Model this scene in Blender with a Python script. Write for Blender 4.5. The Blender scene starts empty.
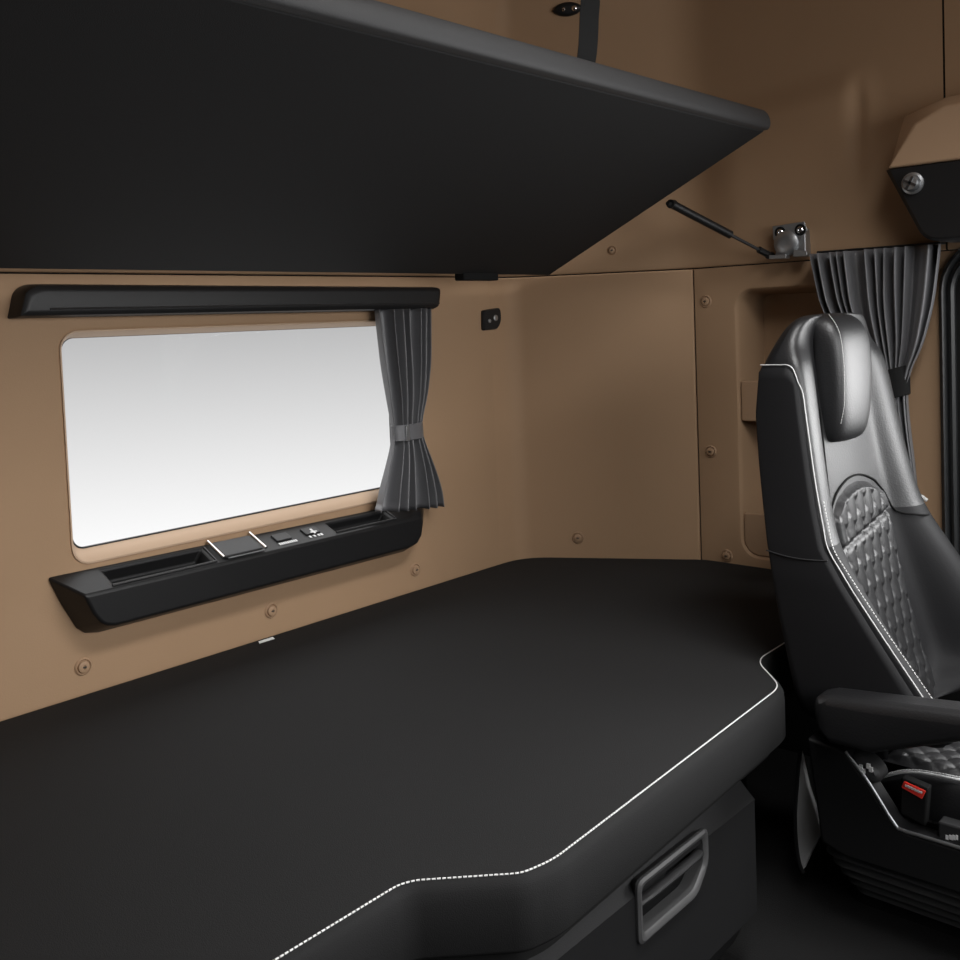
import bpy, bmesh, math, random
from mathutils import Vector, Matrix, noise
from mathutils.bvhtree import BVHTree
random.seed(7)
sc = bpy.context.scene
COL = sc.collection
FLOOR = 0.24                       # design height of the cab floor; everything is lowered by it so the floor ends at z = 0
R, U, D = Vector((.669, -.742, -.039)), Vector((.064, .006, .998)), Vector((.740, .670, -.051))
CAM = Vector((0, -1.845, 1.40))

# ------------------------------------------------------------------ materials
def mat(name, col, rough=.5, metal=0., bump=0., bscale=200., var=0., spec=.5, kind='noise', coat=0.):
    m = bpy.data.materials.new(name); m.use_nodes = True
    nt = m.node_tree; b = nt.nodes['Principled BSDF']
    b.inputs['Base Color'].default_value = (*col, 1); b.inputs['Roughness'].default_value = rough
    b.inputs['Metallic'].default_value = metal; b.inputs['Specular IOR Level'].default_value = spec
    b.inputs['Coat Weight'].default_value = coat
    tc = nt.nodes.new('ShaderNodeTexCoord')
    if bump:
        if kind == 'noise':
            n = nt.nodes.new('ShaderNodeTexNoise'); n.inputs['Scale'].default_value = bscale; n.inputs['Detail'].default_value = 3
            out = n.outputs['Fac']
        else:
            n = nt.nodes.new('ShaderNodeTexVoronoi'); n.inputs['Scale'].default_value = bscale
            out = n.outputs['Distance']
        nt.links.new(tc.outputs['Object'], n.inputs['Vector'])
        bp = nt.nodes.new('ShaderNodeBump'); bp.inputs['Strength'].default_value = bump; bp.inputs['Distance'].default_value = .002
        nt.links.new(out, bp.inputs['Height']); nt.links.new(bp.outputs['Normal'], b.inputs['Normal'])
    if var:
        n2 = nt.nodes.new('ShaderNodeTexNoise'); n2.inputs['Scale'].default_value = 6; n2.inputs['Detail'].default_value = 5
        nt.links.new(tc.outputs['Object'], n2.inputs['Vector'])
        mx = nt.nodes.new('ShaderNodeMix'); mx.data_type = 'RGBA'
        mx.inputs[6].default_value = (*[c*(1-var) for c in col], 1); mx.inputs[7].default_value = (*[c*(1+var) for c in col], 1)
        nt.links.new(n2.outputs['Fac'], mx.inputs[0]); nt.links.new(mx.outputs[2], b.inputs['Base Color'])
    return m

TAN = mat('tan_trim', (.345, .223, .133), .66, bump=.12, bscale=420, var=.03, spec=.2)
TANFAB = mat('tan_lip', (.365, .237, .145), .62, bump=.1, bscale=420, spec=.3)
BEDFAB = mat('bed_fabric', (.0150, .0150, .0153), .85, bump=.25, bscale=700, var=.06, spec=.2)
BUNKFAB = mat('bunk_fabric', (.012, .012, .0125), .8, bump=.25, bscale=700, spec=.25)
ROLLFAB = mat('bunk_edge', (.026, .026, .027), .62, bump=.2, bscale=500, spec=.4)
BLACK = mat('black_plastic', (.009, .009, .0095), .45, bump=.08, bscale=500, spec=.35)
MATTE = mat('matt_black', (.010, .010, .010), .85, spec=.12)
DARKGREY = mat('dark_grey_plastic', (.022, .022, .023), .5, bump=.08, bscale=400)
GREY = mat('grey_piece', (.36, .36, .36), .8, bump=.2, bscale=300)
LEATHER = mat('black_leather', (.011, .011, .012), .43, bump=.13, bscale=260, spec=.6, kind='vor')
SIDELEATHER = mat('side_vinyl', (.009, .009, .010), .6, bump=.1, bscale=300, spec=.22)
CURTAIN = mat('grey_curtain', (.12, .12, .126), .42, bump=.2, bscale=900, spec=.6)
THREAD = mat('white_thread', (.75, .75, .74), .6)
CHROME = mat('chrome', (.75, .75, .76), .16, metal=1)
STEEL = mat('zinc_steel', (.36, .37, .38), .36, metal=.85, bump=.05, bscale=150)
RED = mat('red_button', (.92, .05, .035), .35)
WHITE = mat('white_print', (.7, .7, .7), .5)
BOXBLACK = mat('box_black', (.011, .011, .0115), .62, bump=.1, bscale=400, spec=.2)
RIB = mat('rib_plastic', (.06, .06, .061), .45)
RUBBER = mat('rubber_seal', (.016, .017, .018), .4, spec=.5)
CARPET = mat('floor_carpet', (.011, .011, .011), .9, bump=.6, bscale=350, var=.1, spec=.2)
PALE = mat('label_white', (.6, .6, .58), .6)
TINT = mat('tinted_glass', (.006, .007, .008), .08, spec=.5)

GLASS = bpy.data.materials.new('clear_glass'); GLASS.use_nodes = True
nt = GLASS.node_tree; nt.nodes.remove(nt.nodes['Principled BSDF'])
a = nt.nodes.new('ShaderNodeBsdfTransparent'); g = nt.nodes.new('ShaderNodeBsdfGlossy'); g.inputs['Roughness'].default_value = .02
x = nt.nodes.new('ShaderNodeMixShader'); x.inputs[0].default_value = .0006
nt.links.new(a.outputs[0], x.inputs[1]); nt.links.new(g.outputs[0], x.inputs[2]); nt.links.new(x.outputs[0], nt.nodes['Material Output'].inputs[0])

# ------------------------------------------------------------------ helpers
ORG = {}                            # world (design) origin of each thing's root
def origin(o):
    while o.parent: o = o.parent
    return ORG.get(o.name, Vector((0, 0, FLOOR)))
def low(v): return Vector(v) - Vector((0, 0, FLOOR))

def obj(name, bm, m, parent=None, smooth=True, angle=35, bevel=0., segs=2, sub=0, doubles=False):
    me = bpy.data.meshes.new(name)
    if doubles: bmesh.ops.remove_doubles(bm, verts=bm.verts, dist=1e-5)
    bmesh.ops.recalc_face_normals(bm, faces=bm.faces)
    o = bpy.data.objects.new(name, me)
    if parent is not None:
        o.parent = parent; org = origin(parent)
    else:
        bb = [v.co for v in bm.verts]
        org = Vector((sum(v.x for v in bb)/len(bb), sum(v.y for v in bb)/len(bb), min(v.z for v in bb)))
        o.location = low(org); ORG[o.name] = org
    for v in bm.verts: v.co -= org
    bm.to_mesh(me); bm.free()
    me.materials.append(m)
    for p in me.polygons: p.use_smooth = smooth
    if smooth and not sub: me.set_sharp_from_angle(angle=math.radians(angle))
    if bevel:
        md = o.modifiers.new('bevel', 'BEVEL'); md.width = bevel; md.segments = segs; md.limit_method = 'ANGLE'; md.angle_limit = math.radians(40)
        for p in me.polygons: p.use_smooth = True
        if smooth: o.modifiers.new('wn', 'WEIGHTED_NORMAL').keep_sharp = True
    if sub:
        md = o.modifiers.new('sub', 'SUBSURF'); md.levels = md.render_levels = sub
    COL.objects.link(o)
    return o

def thing(name, label, cat, loc, group=None):
    o = bpy.data.objects.new(name, None); COL.objects.link(o)
    o.empty_display_size = .05
    o.location = low(loc); ORG[o.name] = Vector(loc)
    tag(o, label, cat, group); return o
def tag(o, label, cat, group=None):
    o['label'] = label; o['category'] = cat
    if group: o['group'] = group
    return o
def struct(o, label=None, cat=None):
    o['kind'] = 'structure'
    if label: o['label'] = label; o['category'] = cat
    return o

def ray(px, py): return D + R*((px-480)/1000) - U*((py-372.4)/1000)
def at(px, py, ax, v):
    """the point of the plane (axis ax = v) seen at a photo pixel, used to read sizes off the photograph"""
    q = ray(px, py); return CAM + q*((v-CAM[ax])/q[ax])

def box(bm, x0, x1, y0, y1, z0, z1):
    vs = [bm.verts.new((x, y, z)) for x in (x0, x1) for y in (y0, y1) for z in (z0, z1)]
    for f in ((0,1,3,2),(4,6,7,5),(0,4,5,1),(2,3,7,6),(0,2,6,4),(1,5,7,3)): bm.faces.new([vs[i] for i in f])
    return bm
def prism(bm, pts, vec):
    """polygon pts (3-D, planar) extruded along vec"""
    a = [bm.verts.new(p) for p in pts]; b = [bm.verts.new(Vector(p)+Vector(vec)) for p in pts]
    n = len(a); bm.faces.new(a); bm.faces.new(b[::-1])
    for i in range(n): bm.faces.new((a[i], b[i], b[(i+1)%n], a[(i+1)%n]))
    return bm
def rings(bm, loops, cap=True, closed=True):
    V = [[bm.verts.new(p) for p in l] for l in loops]
    n = len(V[0])
    for a, b in zip(V, V[1:]):
        for i in range(n if closed else n-1): bm.faces.new((a[i], a[(i+1)%n], b[(i+1)%n], b[i]))
    if cap and closed: bm.faces.new(V[0][::-1]); bm.faces.new(V[-1])
    return V
def smoothpath(pts, k=6):
    pts = [Vector(p) for p in pts]; out = []
    P = [pts[0]*2-pts[1]] + pts + [pts[-1]*2-pts[-2]]
    for i in range(1, len(P)-2):
        for j in range(k):
            t = j/k; a, b, c, d = P[i-1:i+3]
            out.append(.5*((2*b)+(c-a)*t+(2*a-5*b+4*c-d)*t*t+(3*b-a-3*c+d)*t**3))
    return out + [pts[-1]]
def tube(bm, pts, r, n=8, r2=None, flat=1., cap=True):
    pts = [Vector(p) for p in pts]; loops = []; up = None
    for i, p in enumerate(pts):
        t = (pts[min(i+1, len(pts)-1)]-pts[max(i-1, 0)]).normalized()
        if up is None: up = Vector((0, 0, 1)) if abs(t.z) < .9 else Vector((1, 0, 0))
        s = t.cross(up).normalized(); up = s.cross(t).normalized()
        f = i/(len(pts)-1); rr = r if r2 is None else r+(r2-r)*f
        loops.append([p+s*math.cos(2*math.pi*k/n)*rr+up*math.sin(2*math.pi*k/n)*rr*flat for k in range(n)])
    rings(bm, loops, cap); return bm
def cyl(bm, c, axis, r, h, n=24, r2=None):
    c = Vector(c); ax = Vector(axis).normalized(); return tube(bm, [c, c+ax*h], r, n, r2)
def lathe(bm, c, axis, prof, n=24):
    c = Vector(c); ax = Vector(axis).normalized()
    up = Vector((0, 0, 1)) if abs(ax.z) < .9 else Vector((1, 0, 0))
    s = ax.cross(up).normalized(); u = s.cross(ax)
    rings(bm, [[c+ax*h+(s*math.cos(2*math.pi*k/n)+u*math.sin(2*math.pi*k/n))*max(r, 1e-4) for k in range(n)] for r, h in prof]); return bm
def rrect(x0, x1, z0, z1, r, n=6):
    """rounded rectangle, counter-clockwise in (a, b); r = one radius or four (bl, br, tr, tl)"""
    r = r if isinstance(r, (tuple, list)) else (r,)*4
    out = []
    for (cx, cz, a0, q) in ((x0, z0, math.pi, 0), (x1, z0, 1.5*math.pi, 1), (x1, z1, 0, 2), (x0, z1, .5*math.pi, 3)):
        rr = r[q]; sx = 1 if cx == x0 else -1; sz = 1 if cz == z0 else -1
        for i in range(n+1):
            t = a0+i/n*math.pi/2
            out.append((cx+sx*rr+rr*math.cos(t), cz+sz*rr+rr*math.sin(t)))
    return out
def roundpoly(pts, rad, n=6):
    """round the corners of a 2-D polygon; rad = one radius or one per corner"""
    out = []; m = len(pts)
    for i in range(m):
        r = rad if not isinstance(rad, (list, tuple)) else rad[i]
        p, a, b = Vector(pts[i]), Vector(pts[i-1]), Vector(pts[(i+1) % m])
        if r <= 0: out.append(tuple(p)); continue
        u, v = (a-p), (b-p); k = min(r, u.length*.45, v.length*.45)
        p0, p1 = p+u.normalized()*k, p+v.normalized()*k
        for j in range(n+1):
            t = j/n; out.append(tuple(p0*(1-t)**2+p*2*t*(1-t)+p1*t*t))
    return out
def stitches(bm, path, pitch=.006, ln=.0042, r=.0011):
    path = [Vector(p) for p in path]; acc = 0.; seg = []
    for a, b in zip(path, path[1:]):
        L = (b-a).length; t = acc
        while t < L:
            d = (b-a).normalized(); c = a+d*t
            tube(bm, [c-d*ln/2, c+d*ln/2], r, 5); t += pitch
        acc = t-L
    return bm
def grid(bm, nu, nv, fn, closed_u=False):
    V = [[bm.verts.new(fn(i/(nu-1) if not closed_u else i/nu, j/(nv-1))) for i in range(nu)] for j in range(nv)]
    for j in range(nv-1):
        for i in range(nu if closed_u else nu-1):
            i2 = (i+1) % nu; bm.faces.new((V[j][i], V[j][i2], V[j+1][i2], V[j+1][i]))
    return V
def fillhole(bm, outer, holes):
    """planar face with holes: loops of BMVerts"""
    es = []
    for L in [outer]+holes:
        for i in range(len(L)):
            a, b = L[i], L[(i+1) % len(L)]
            es.append(bm.edges.get((a, b)) or bm.edges.new((a, b)))
    bmesh.ops.triangle_fill(bm, use_beauty=True, use_dissolve=False, edges=es)
def interp(z, tab):
    """smooth interpolation of a table [(z, v...)]"""
    if z <= tab[0][0]: return tab[0][1:]
    for a, b in zip(tab, tab[1:]):
        if z <= b[0]:
            t = (z-a[0])/(b[0]-a[0]); return tuple(p+(q-p)*t for p, q in zip(a[1:], b[1:]))
    return tab[-1][1:]
def sstep(a, b, x):
    t = min(1, max(0, (x-a)/(b-a))); return t*t*(3-2*t)

# ------------------------------------------------------------------ the room
XS = 2.44                           # inner face of the far side wall
SPLIT = 1.518                       # height of the joint between lower and upper trim
CEIL = 2.36
WX0, WX1, WZ0, WZ1 = .868, 1.735, .978, 1.408   # rear window opening

# rear wall: flat trim panel with a rounded window opening whose edge rolls back into a reveal
bm = bmesh.new()
def wloop(grow, y, r, gb=0):
    return [bm.verts.new((a, y, b)) for a, b in rrect(WX0-grow, WX1+grow, WZ0-grow-gb, WZ1+grow, r+grow, 8)]
loops = [wloop(.010, 0, .034, .014), wloop(.005, .0012, .034, .014), wloop(.0015, .004, .034, .012)]
for a, b in zip(loops, loops[1:]):
    for i in range(len(a)): bm.faces.new((a[i], a[(i+1) % len(a)], b[(i+1) % len(a)], b[i]))
outer = [bm.verts.new(p) for p in ((-.45, 0, FLOOR), (2.09, 0, FLOOR), (2.09, 0, SPLIT), (-.45, 0, SPLIT))]
fillhole(bm, outer, [loops[0]])
wall_rear = struct(obj('wall_rear', bm, TAN))
WRIM = mat('lit_rim', (.50, .355, .245), .55, bump=.08, bscale=420, spec=.3)  # tan lightened to stand in for light caught by the rim
# the window pane with its thin dark gasket
bm = bmesh.new(); prism(bm, [(a, .028, b) for a, b in rrect(WX0+.011, WX1-.011, WZ0+.012, WZ1-.010, .026, 8)], (0, .004, 0))
win = struct(obj('window_1', bm, GLASS), 'wide rear window with rounded corners above the storage tray', 'window')
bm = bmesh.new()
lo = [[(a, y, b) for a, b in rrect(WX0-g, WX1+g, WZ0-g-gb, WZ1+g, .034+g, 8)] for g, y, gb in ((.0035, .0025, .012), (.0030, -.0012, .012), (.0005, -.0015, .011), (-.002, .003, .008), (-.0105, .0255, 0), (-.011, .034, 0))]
rings(bm, lo, cap=False); wf = obj('window_frame', bm, WRIM, win); wf['label'] = 'tan window rim in a lightened, lit tone'
bm = bmesh.new()
lo = [[(a, y, b) for a, b in rrect(WX0+.011+g, WX1-.011-g, WZ0+.012+g, WZ1-.010-g, max(.026-g, .01), 8)] for g, y in ((-.003, .033), (-.002, .026), (.0012, .026), (.0012, .033))]
lo.append(lo[0]); rings(bm, lo, cap=False)
obj('window_gasket', bm, RUBBER, win)

def corner_path(rad, end, rad2=.05):
    """plan of the far corner: rear wall, then a canted panel, then the side wall (x, y)"""
    A, B, Cn, E = Vector((2.02, 0)), Vector((2.178, 0)), Vector((XS, -.440)), Vector((XS, end))
    out = [A]
    for P, a, b, r in ((B, A, Cn, rad), (Cn, B, E, rad2)):
        u, v = (a-P).normalized(), (b-P).normalized(); th = u.angle(v); k = r/math.tan(th/2)
        k = min(k, .45*(b-P).length, .45*(a-P).length)
        p0, p1 = P+u*k, P+v*k
        for j in range(9):
            t = j/8; out.append(p0*(1-t)**2+P*2*t*(1-t)+p1*t*t)
    return out+[E]
# lower canted corner panel, running from the rear wall round to the joint
cp = corner_path(.075, -.60)
cut = [Vector((2.09, 0))]+[p for p in cp if p.x > 2.09 and p.y > -.437]+[Vector((XS-.0005, -.437))]
bm = bmesh.new()
prof = [(.0, FLOOR), (.0, SPLIT-.006), (.0015, SPLIT-.002), (.006, SPLIT)]
def offs(path, d):
    out = []
    for i, p in enumerate(path):
        t = (path[min(i+1, len(path)-1)]-path[max(i-1, 0)]).normalized(); n = Vector((-t.y, t.x))
        out.append(p+n*d)
    return out
rings(bm, [[(q.x, q.y, z) for q in (offs(cut, d)+[cut[-1]+Vector((.008+d, .002))])] for d, z in prof], cap=False, closed=False)
struct(obj('wall_corner', bm, TAN))
# lower side panel with the recessed shelf niche
NY0, NY1, NZ0, NZ1 = -.566, -.93, .742, 1.452
bm = bmesh.new()
def nloop(grow, x, r): return [bm.verts.new((x, a, b)) for a, b in rrect(NY1-grow, NY0+grow, NZ0-grow, NZ1+grow, r+grow, 7)]
loops = [nloop(.014, XS, .045), nloop(.006, XS+.002, .045), nloop(.001, XS+.008, .045), nloop(-.001, XS+.016, .045), nloop(-.012, XS+.13, .035)]
for a, b in zip(loops, loops[1:]):
    for i in range(len(a)): bm.faces.new((a[i], a[(i+1) % len(a)], b[(i+1) % len(a)], b[i]))
bm.faces.new(loops[-1])
outer = [bm.verts.new(p) for p in ((XS, -.4415, FLOOR), (XS, -1.125, FLOOR), (XS, -1.125, SPLIT), (XS, -.4415, SPLIT))]
fillhole(bm, outer, [loops[0]])
back = [bm.verts.new(p) for p in ((XS+.01, -.4415, FLOOR), (XS+.01, -.4415, SPLIT))]
bm.faces.new((outer[0], outer[3], back[1], back[0]))
wall_side = struct(obj('wall_side', bm, TAN))
bm = bmesh.new(); box(bm, XS+.012, XS+.03, -.50, -.38, FLOOR, SPLIT-.002); box(bm, -.45, 2.1, .006, .02, SPLIT-.03, SPLIT+.03)
struct(obj('trim_3', bm, MATTE))
bm = bmesh.new(); box(bm, XS, XS+.02, -2.9, -1.12, FLOOR, .63); box(bm, XS, XS+.02, -2.9, -2.32, .63, SPLIT+.01)
struct(obj('wall_door_surround', bm, TAN))
# pale lips of the two niche pockets, with their shelves
for z0, z1 in ((1.104, 1.212), (.7435, .856)):
    bm = bmesh.new()
    prism(bm, [(XS+.008, a, b) for a, b in rrect(NY1+.002, NY0-.002, z0, z1, (.04, .04, .006, .006) if z0 < 1 else .006, 5)], (.014, 0, 0))
    box(bm, XS+.02, XS+.128, NY1+.012, NY0-.012, z0+.002, z0+.012)
    sh = obj('pocket_shelf', bm, TANFAB, bevel=.003)
    tag(sh, 'tan shelf lip across the middle of the wall niche behind the seat' if z0 > 1 else 'tan shelf lip along the bottom of the wall niche behind the seat', 'shelf', 'shelf lips in the wall niche')

# upper trim, softly modelled, curving into the ceiling
up = corner_path(.075, -1.098, .22)
def resample(path, n):
    L = [0]
    for a, b in zip(path, path[1:]): L.append(L[-1]+(b-a).length)
    out = []; k = 0
    for i in range(n):
        s = L[-1]*i/(n-1)
        while k < len(L)-2 and L[k+1] < s: k += 1
        out.append(path[k].lerp(path[k+1], (s-L[k])/(L[k+1]-L[k])))
    return out
def upper(bm, path, relief=True, nz=64):
    loops = []
    zs = [SPLIT+.003, SPLIT+.0036, SPLIT+.006]+[SPLIT+.006+(2.22-SPLIT-.006)*j/nz for j in range(1, nz+1)]+[2.22+.14*math.sin(math.pi/2*j/10) for j in range(1, 11)]
    for z in zs:
        if z <= 2.22: d = -.006
        else:
            a = math.asin(min(1, (z-2.22)/.14)); d = -.006-.14*(1-math.cos(a))
        if z < SPLIT+.0059: d += .005 if z < SPLIT+.0035 else .002
        row = []
        for p, q in zip(path, offs(path, d)):
            b = 0
            if relief:
                y = p.y
                wd = .06+.22*max(0, 1.95-z)        # pressed swelling below a crest, fading downwards at its front side
                b = .020*sstep(-.44, -.60, y)*(1-sstep(-.90+wd*.6, -.90-wd, y))*(1-sstep(1.88, 1.975, z+.1*(y+.7)))*sstep(1.53, 1.74, z)
                b -= .010*math.exp(-((y+.905)/.016)**2)*sstep(1.64, 1.80, z)*(1-sstep(1.88, 1.97, z))
                b += .012*math.exp(-((y+.36)/.10)**2)*math.exp(-((z-1.95)/.12)**2)
            v = Vector((q.x, q.y, z))
            t = (p-path[0])
            row.append(v+Vector((-b, 0, 0)) if relief else v)
        loops.append(row)
    rings(bm, loops, cap=False, closed=False)
    return bm
bm = bmesh.new(); upper(bm, resample(up, 130))
wall_upper = struct(obj('wall_upper_side', bm, TAN, angle=60))
bm = bmesh.new(); upper(bm, [Vector((XS, -1.1025)), Vector((XS, -1.8)), Vector((XS, -2.9))], False, 4)
struct(obj('wall_upper_front', bm, TAN, angle=60))
bm = bmesh.new(); upper(bm, [Vector((-.45, 0)), Vector((1, 0)), Vector((2.0215, 0))], False, 4)
struct(obj('wall_upper_rear', bm, TAN, angle=60))
bm = bmesh.new()                      # dark backing seen in the joint
box(bm, XS+.012, XS+.02, -1.12, -1.08, SPLIT, 2.36)
struct(obj('trim_1', bm, MATTE))
bm = bmesh.new()
for a, b in zip(cp, cp[1:]):
    pass
back = offs(corner_path(.075, -1.098, .05), .014)
rings(bm, [[(q.x, q.y, z) for q in back] for z in (SPLIT-.012, SPLIT+.03)], cap=False, closed=False)
struct(obj('trim_2', bm, MATTE))
bm = bmesh.new(); box(bm, -.6, XS+.05, -2.95, .05, CEIL, CEIL+.03); struct(obj('ceiling', bm, TAN))
bm = bmesh.new(); box(bm, -.6, XS+.2, -2.95, .1, FLOOR-.04, FLOOR); struct(obj('floor', bm, CARPET))
bm = bmesh.new(); box(bm, -.49, -.45, -.9, .02, FLOOR, CEIL); struct(obj('wall_near', bm, TAN))
bm = bmesh.new(); box(bm, -.6, XS+.05, -2.95, -2.90, FLOOR, 1.15); struct(obj('wall_front', bm, MATTE))
bm = bmesh.new(); box(bm, -.6, XS+.05, -2.95, -2.90, 2.1, CEIL); struct(obj('wall_front_header', bm, TAN))

# far door: dark panel, window and a ribbed rubber seal round it
dr = struct(thing('door_1', 'black far side door with ribbed rubber seal beside the seat', 'door', (XS, -1.6, FLOOR)))
dout = rrect(-2.35, -1.083, .60, 1.545, (.1, .16, .12, .1), 10)
def dl(g, x): return [(x, a, b) for a, b in rrect(-2.35+g, -1.083-g, .60+g, 1.545-g, (.1, max(.16-g, .01), max(.12-g, .01), .1), 10)]
bm = bmesh.new(); lo = []
sp = [(-.004, .004), (0, -.012), (.008, -.018), (.014, -.012), (.016, -.004), (.019, -.004), (.021, -.012), (.027, -.015), (.033, -.010), (.036, .004)]
lo = [dl(g, XS+x) for g, x in sp]; lo.append(lo[0]); rings(bm, lo, cap=False)
obj('door_seal', bm, RUBBER, dr)
bm = bmesh.new(); 
oo = dl(.03, XS-.003); hh = [(XS-.003, a, b) for a, b in rrect(-2.2, -1.24, 1.0, 1.46, .06, 8)]
fr_ = [bm.verts.new(q) for q in oo]; fh_ = [bm.verts.new(q) for q in hh]; fb_ = [bm.verts.new(Vector(q)+Vector((.03, 0, 0))) for q in hh]
fillhole(bm, fr_, [fh_])
for i in range(len(fh_)): bm.faces.new((fh_[i], fh_[(i+1) % len(fh_)], fb_[(i+1) % len(fb_)], fb_[i]))
obj('door_panel', bm, MATTE, dr)
bm = bmesh.new(); prism(bm, [(XS+.015, a, b) for a, b in rrect(-2.21, -1.23, .99, 1.47, .06)], (.003, 0, 0)); obj('door_glass', bm, GLASS, dr)

# ------------------------------------------------------------------ screw caps on the trim
dg = bpy.context.evaluated_depsgraph_get()
def surf(o, px, py):
    """first hit of the photo's line of sight on a trim panel"""
    bv = BVHTree.FromObject(o, dg); org = Vector(o.matrix_world.translation)
    s = low(CAM)-o.location
    hit, n, i, dist = bv.ray_cast(s, ray(px, py).normalized())
    return (hit+o.location+Vector((0, 0, FLOOR)), n) if hit else (None, None)
bpy.context.view_layer.update(); dg = bpy.context.evaluated_depsgraph_get()
wall_corner = bpy.data.objects['wall_corner']
bm = bmesh.new(); box(bm, XS-.012, XS-.002, -1.12, -.46, FLOOR, .712); struct(obj('trim_4', bm, MATTE))
bm = bmesh.new(); box(bm, -.49, -.45, -2.9, -.905, FLOOR, CEIL); struct(obj('wall_near_front', bm, MATTE))
def facing(n, p): return n if n.dot(CAM-p) > 0 else -n
def screw(px, py, o, label, r=.0135):
    p, n = surf(o, px, py)
    if p is None: print('MISS', label); return
    n = facing(n, p)
    t = thing('screw_cap', label, 'screw cap', p, 'tan screw caps on the trim')
    bm = bmesh.new(); lathe(bm, p-n*.001, n, [(r*1.3, 0), (r*1.28, .0022), (r*1.1, .0048), (r*.95, .0016), (r*.86, .0014), (r*.78, .0066), (r*.5, .0084), (r*.27, .0084), (r*.22, .005), (.0001, .005)], 24)
    obj('cap', bm, TANFAB, t)
    up_ = Vector((0, 0, 1)); s = n.cross(up_).normalized()
    bm = bmesh.new()
    prism(bm, [p+n*.0062+s*a+up_*b for a, b in ((-.004, -.001), (.004, -.001), (.004, .001), (-.004, .001))], n*.002)
    obj('slot', bm, DARKGREY, t)
screw(83, 667, wall_rear, 'tan screw cap under the left end of the black storage tray')
screw(271, 611, wall_rear, 'tan screw cap under the middle of the black storage tray')
screw(415, 570, wall_rear, 'tan screw cap under the right end of the black storage tray')
screw(578, 538, wall_corner, 'tan screw cap low on the canted corner panel just above the bed')
screw(706, 302, wall_side, 'tan screw cap high beside the vertical joint left of the niche')
screw(711, 452, wall_side, 'tan screw cap halfway down beside the vertical joint left of the niche')
screw(612, 251, wall_upper, 'tan screw cap on upper trim just under the raised bunk', .010)
screw(727, 556, wall_side, 'tan screw cap at bed level below the niche')

# ------------------------------------------------------------------ lower bunk mattress
MT = .72; MB = .622
front = [(-.44, -.972), (.798, -.974), (.898, -1.074), (.950, -1.087), (1.668, -1.054), (1.768, -.957), (2.43, -.945)]
wallp = [(XS-.006, -.46), (2.178, -.006), (-.44, -.006)]
rr = [0, .018, .016, .03, .04, .035, 0, .02, .09, 0]
plan = roundpoly(front+wallp, rr, 8)
def inset_loop(pts, d):
    m = len(pts); out = []
    for i in range(m):
        a, p, b = Vector(pts[i-1]), Vector(pts[i]), Vector(pts[(i+1) % m])
        t1, t2 = (p-a).normalized(), (b-p).normalized()
        n = (Vector((-t1.y, t1.x))+Vector((-t2.y, t2.x)))
        n = n.normalized() if n.length > 1e-6 else Vector((-t1.y, t1.x))
        out.append(p+n*d)
    return out
bed = thing('bunk_mattress', 'large black lower bunk mattress with white stitching along its front edge', 'mattress', (1.2, -.5, MB))
bm = bmesh.new(); L = []
for d, z in ((.02, MB), (.006, MB+.002), (0, MB+.01), (0, MT-.026), (.0015, MT-.012), (.006, MT-.004), (.013, MT-.0005), (.02, MT)):
    L.append([(p.x, p.y, z) for p in inset_loop(plan, d)])
V = rings(bm, L, cap=False)
bm.faces.new(V[0][::-1])
# gently crowned top, filled as a ring towards the middle
mid = Vector((1.2, -.48))
prev = V[-1]
top = []
es = [bm.edges.get((prev[i], prev[(i+1) % len(prev)])) for i in range(len(prev))]
bmesh.ops.triangle_fill(bm, use_beauty=True, edges=es)
obj('mattress_cover', bm, BEDFAB, bed, angle=50)
nf = len(roundpoly(front+wallp, rr, 8))
ins = inset_loop(plan, .013)
k0 = 0
fr = [p for p in ins if p.y < -.9 or (p.y < -.85 and p.x < 2.3)]
bm = bmesh.new(); stitches(bm, [(p.x, p.y, MT+.0005) for p in fr], .0064, .0046, .0012)
s = obj('edge_stitching', bm, THREAD, bed, smooth=False); s['label'] = 'white contrast stitching'
bm = bmesh.new()                       # upright seam where the front border is joined
tube(bm, [(.806, -.9665, MB+.006), (.806, -.9665, MT-.012)], .0016, 6); obj('border_seam', bm, MATTE, bed)

# bed base: dark carcass under the mattress
bm = bmesh.new()
prism(bm, [(p.x, p.y, MB-.003) for p in inset_loop(plan, .028)], (0, 0, -.022))
base = thing('bunk_platform', 'black board carrying the lower bunk mattress', 'bed base', (1.2, -.5, FLOOR))
obj('bed_board', bm, MATTE, base)
bm = bmesh.new(); box(bm, -.44, 2.08, -.75, -.02, FLOOR+.001, MB-.026); obj('bed_plinth', bm, MATTE, base)

# pull-out storage box with its recessed latch handle
BX0, BX1, BY, BZ1 = .865, 1.575, -1.03, .580
sb = thing('storage_box', 'black pull-out storage box with recessed handle under the bunk', 'storage box', (1.22, -.9, FLOOR+.02))
HX0, HX1, HZ0, HZ1 = 1.205, 1.392, .478, .556
bm = bmesh.new()
sec = [(-.752, FLOOR+.02), (-.98, FLOOR+.02), (-1.0, FLOOR+.06), (BY, .34), (BY, .543), (-.992, BZ1), (-.752, BZ1)]
front_f = []
Lx = {}
for x_ in (BX0, BX1): Lx[x_] = [bm.verts.new((x_, y, z)) for y, z in sec]
n = len(sec)
bm.faces.new(Lx[BX0]); bm.faces.new(Lx[BX1][::-1])
for i in range(n):
    j = (i+1) % n
    if i == 3: continue
    bm.faces.new((Lx[BX0][i], Lx[BX0][j], Lx[BX1][j], Lx[BX1][i]))
hl = roundpoly([(HX0, HZ0), (HX1-.035, HZ0), (HX1, HZ0+.032), (HX1, HZ1), (HX0, HZ1)], [.012, .014, .014, .012, .012], 5)
hv = [bm.verts.new((a, BY, b)) for a, b in hl]
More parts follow.
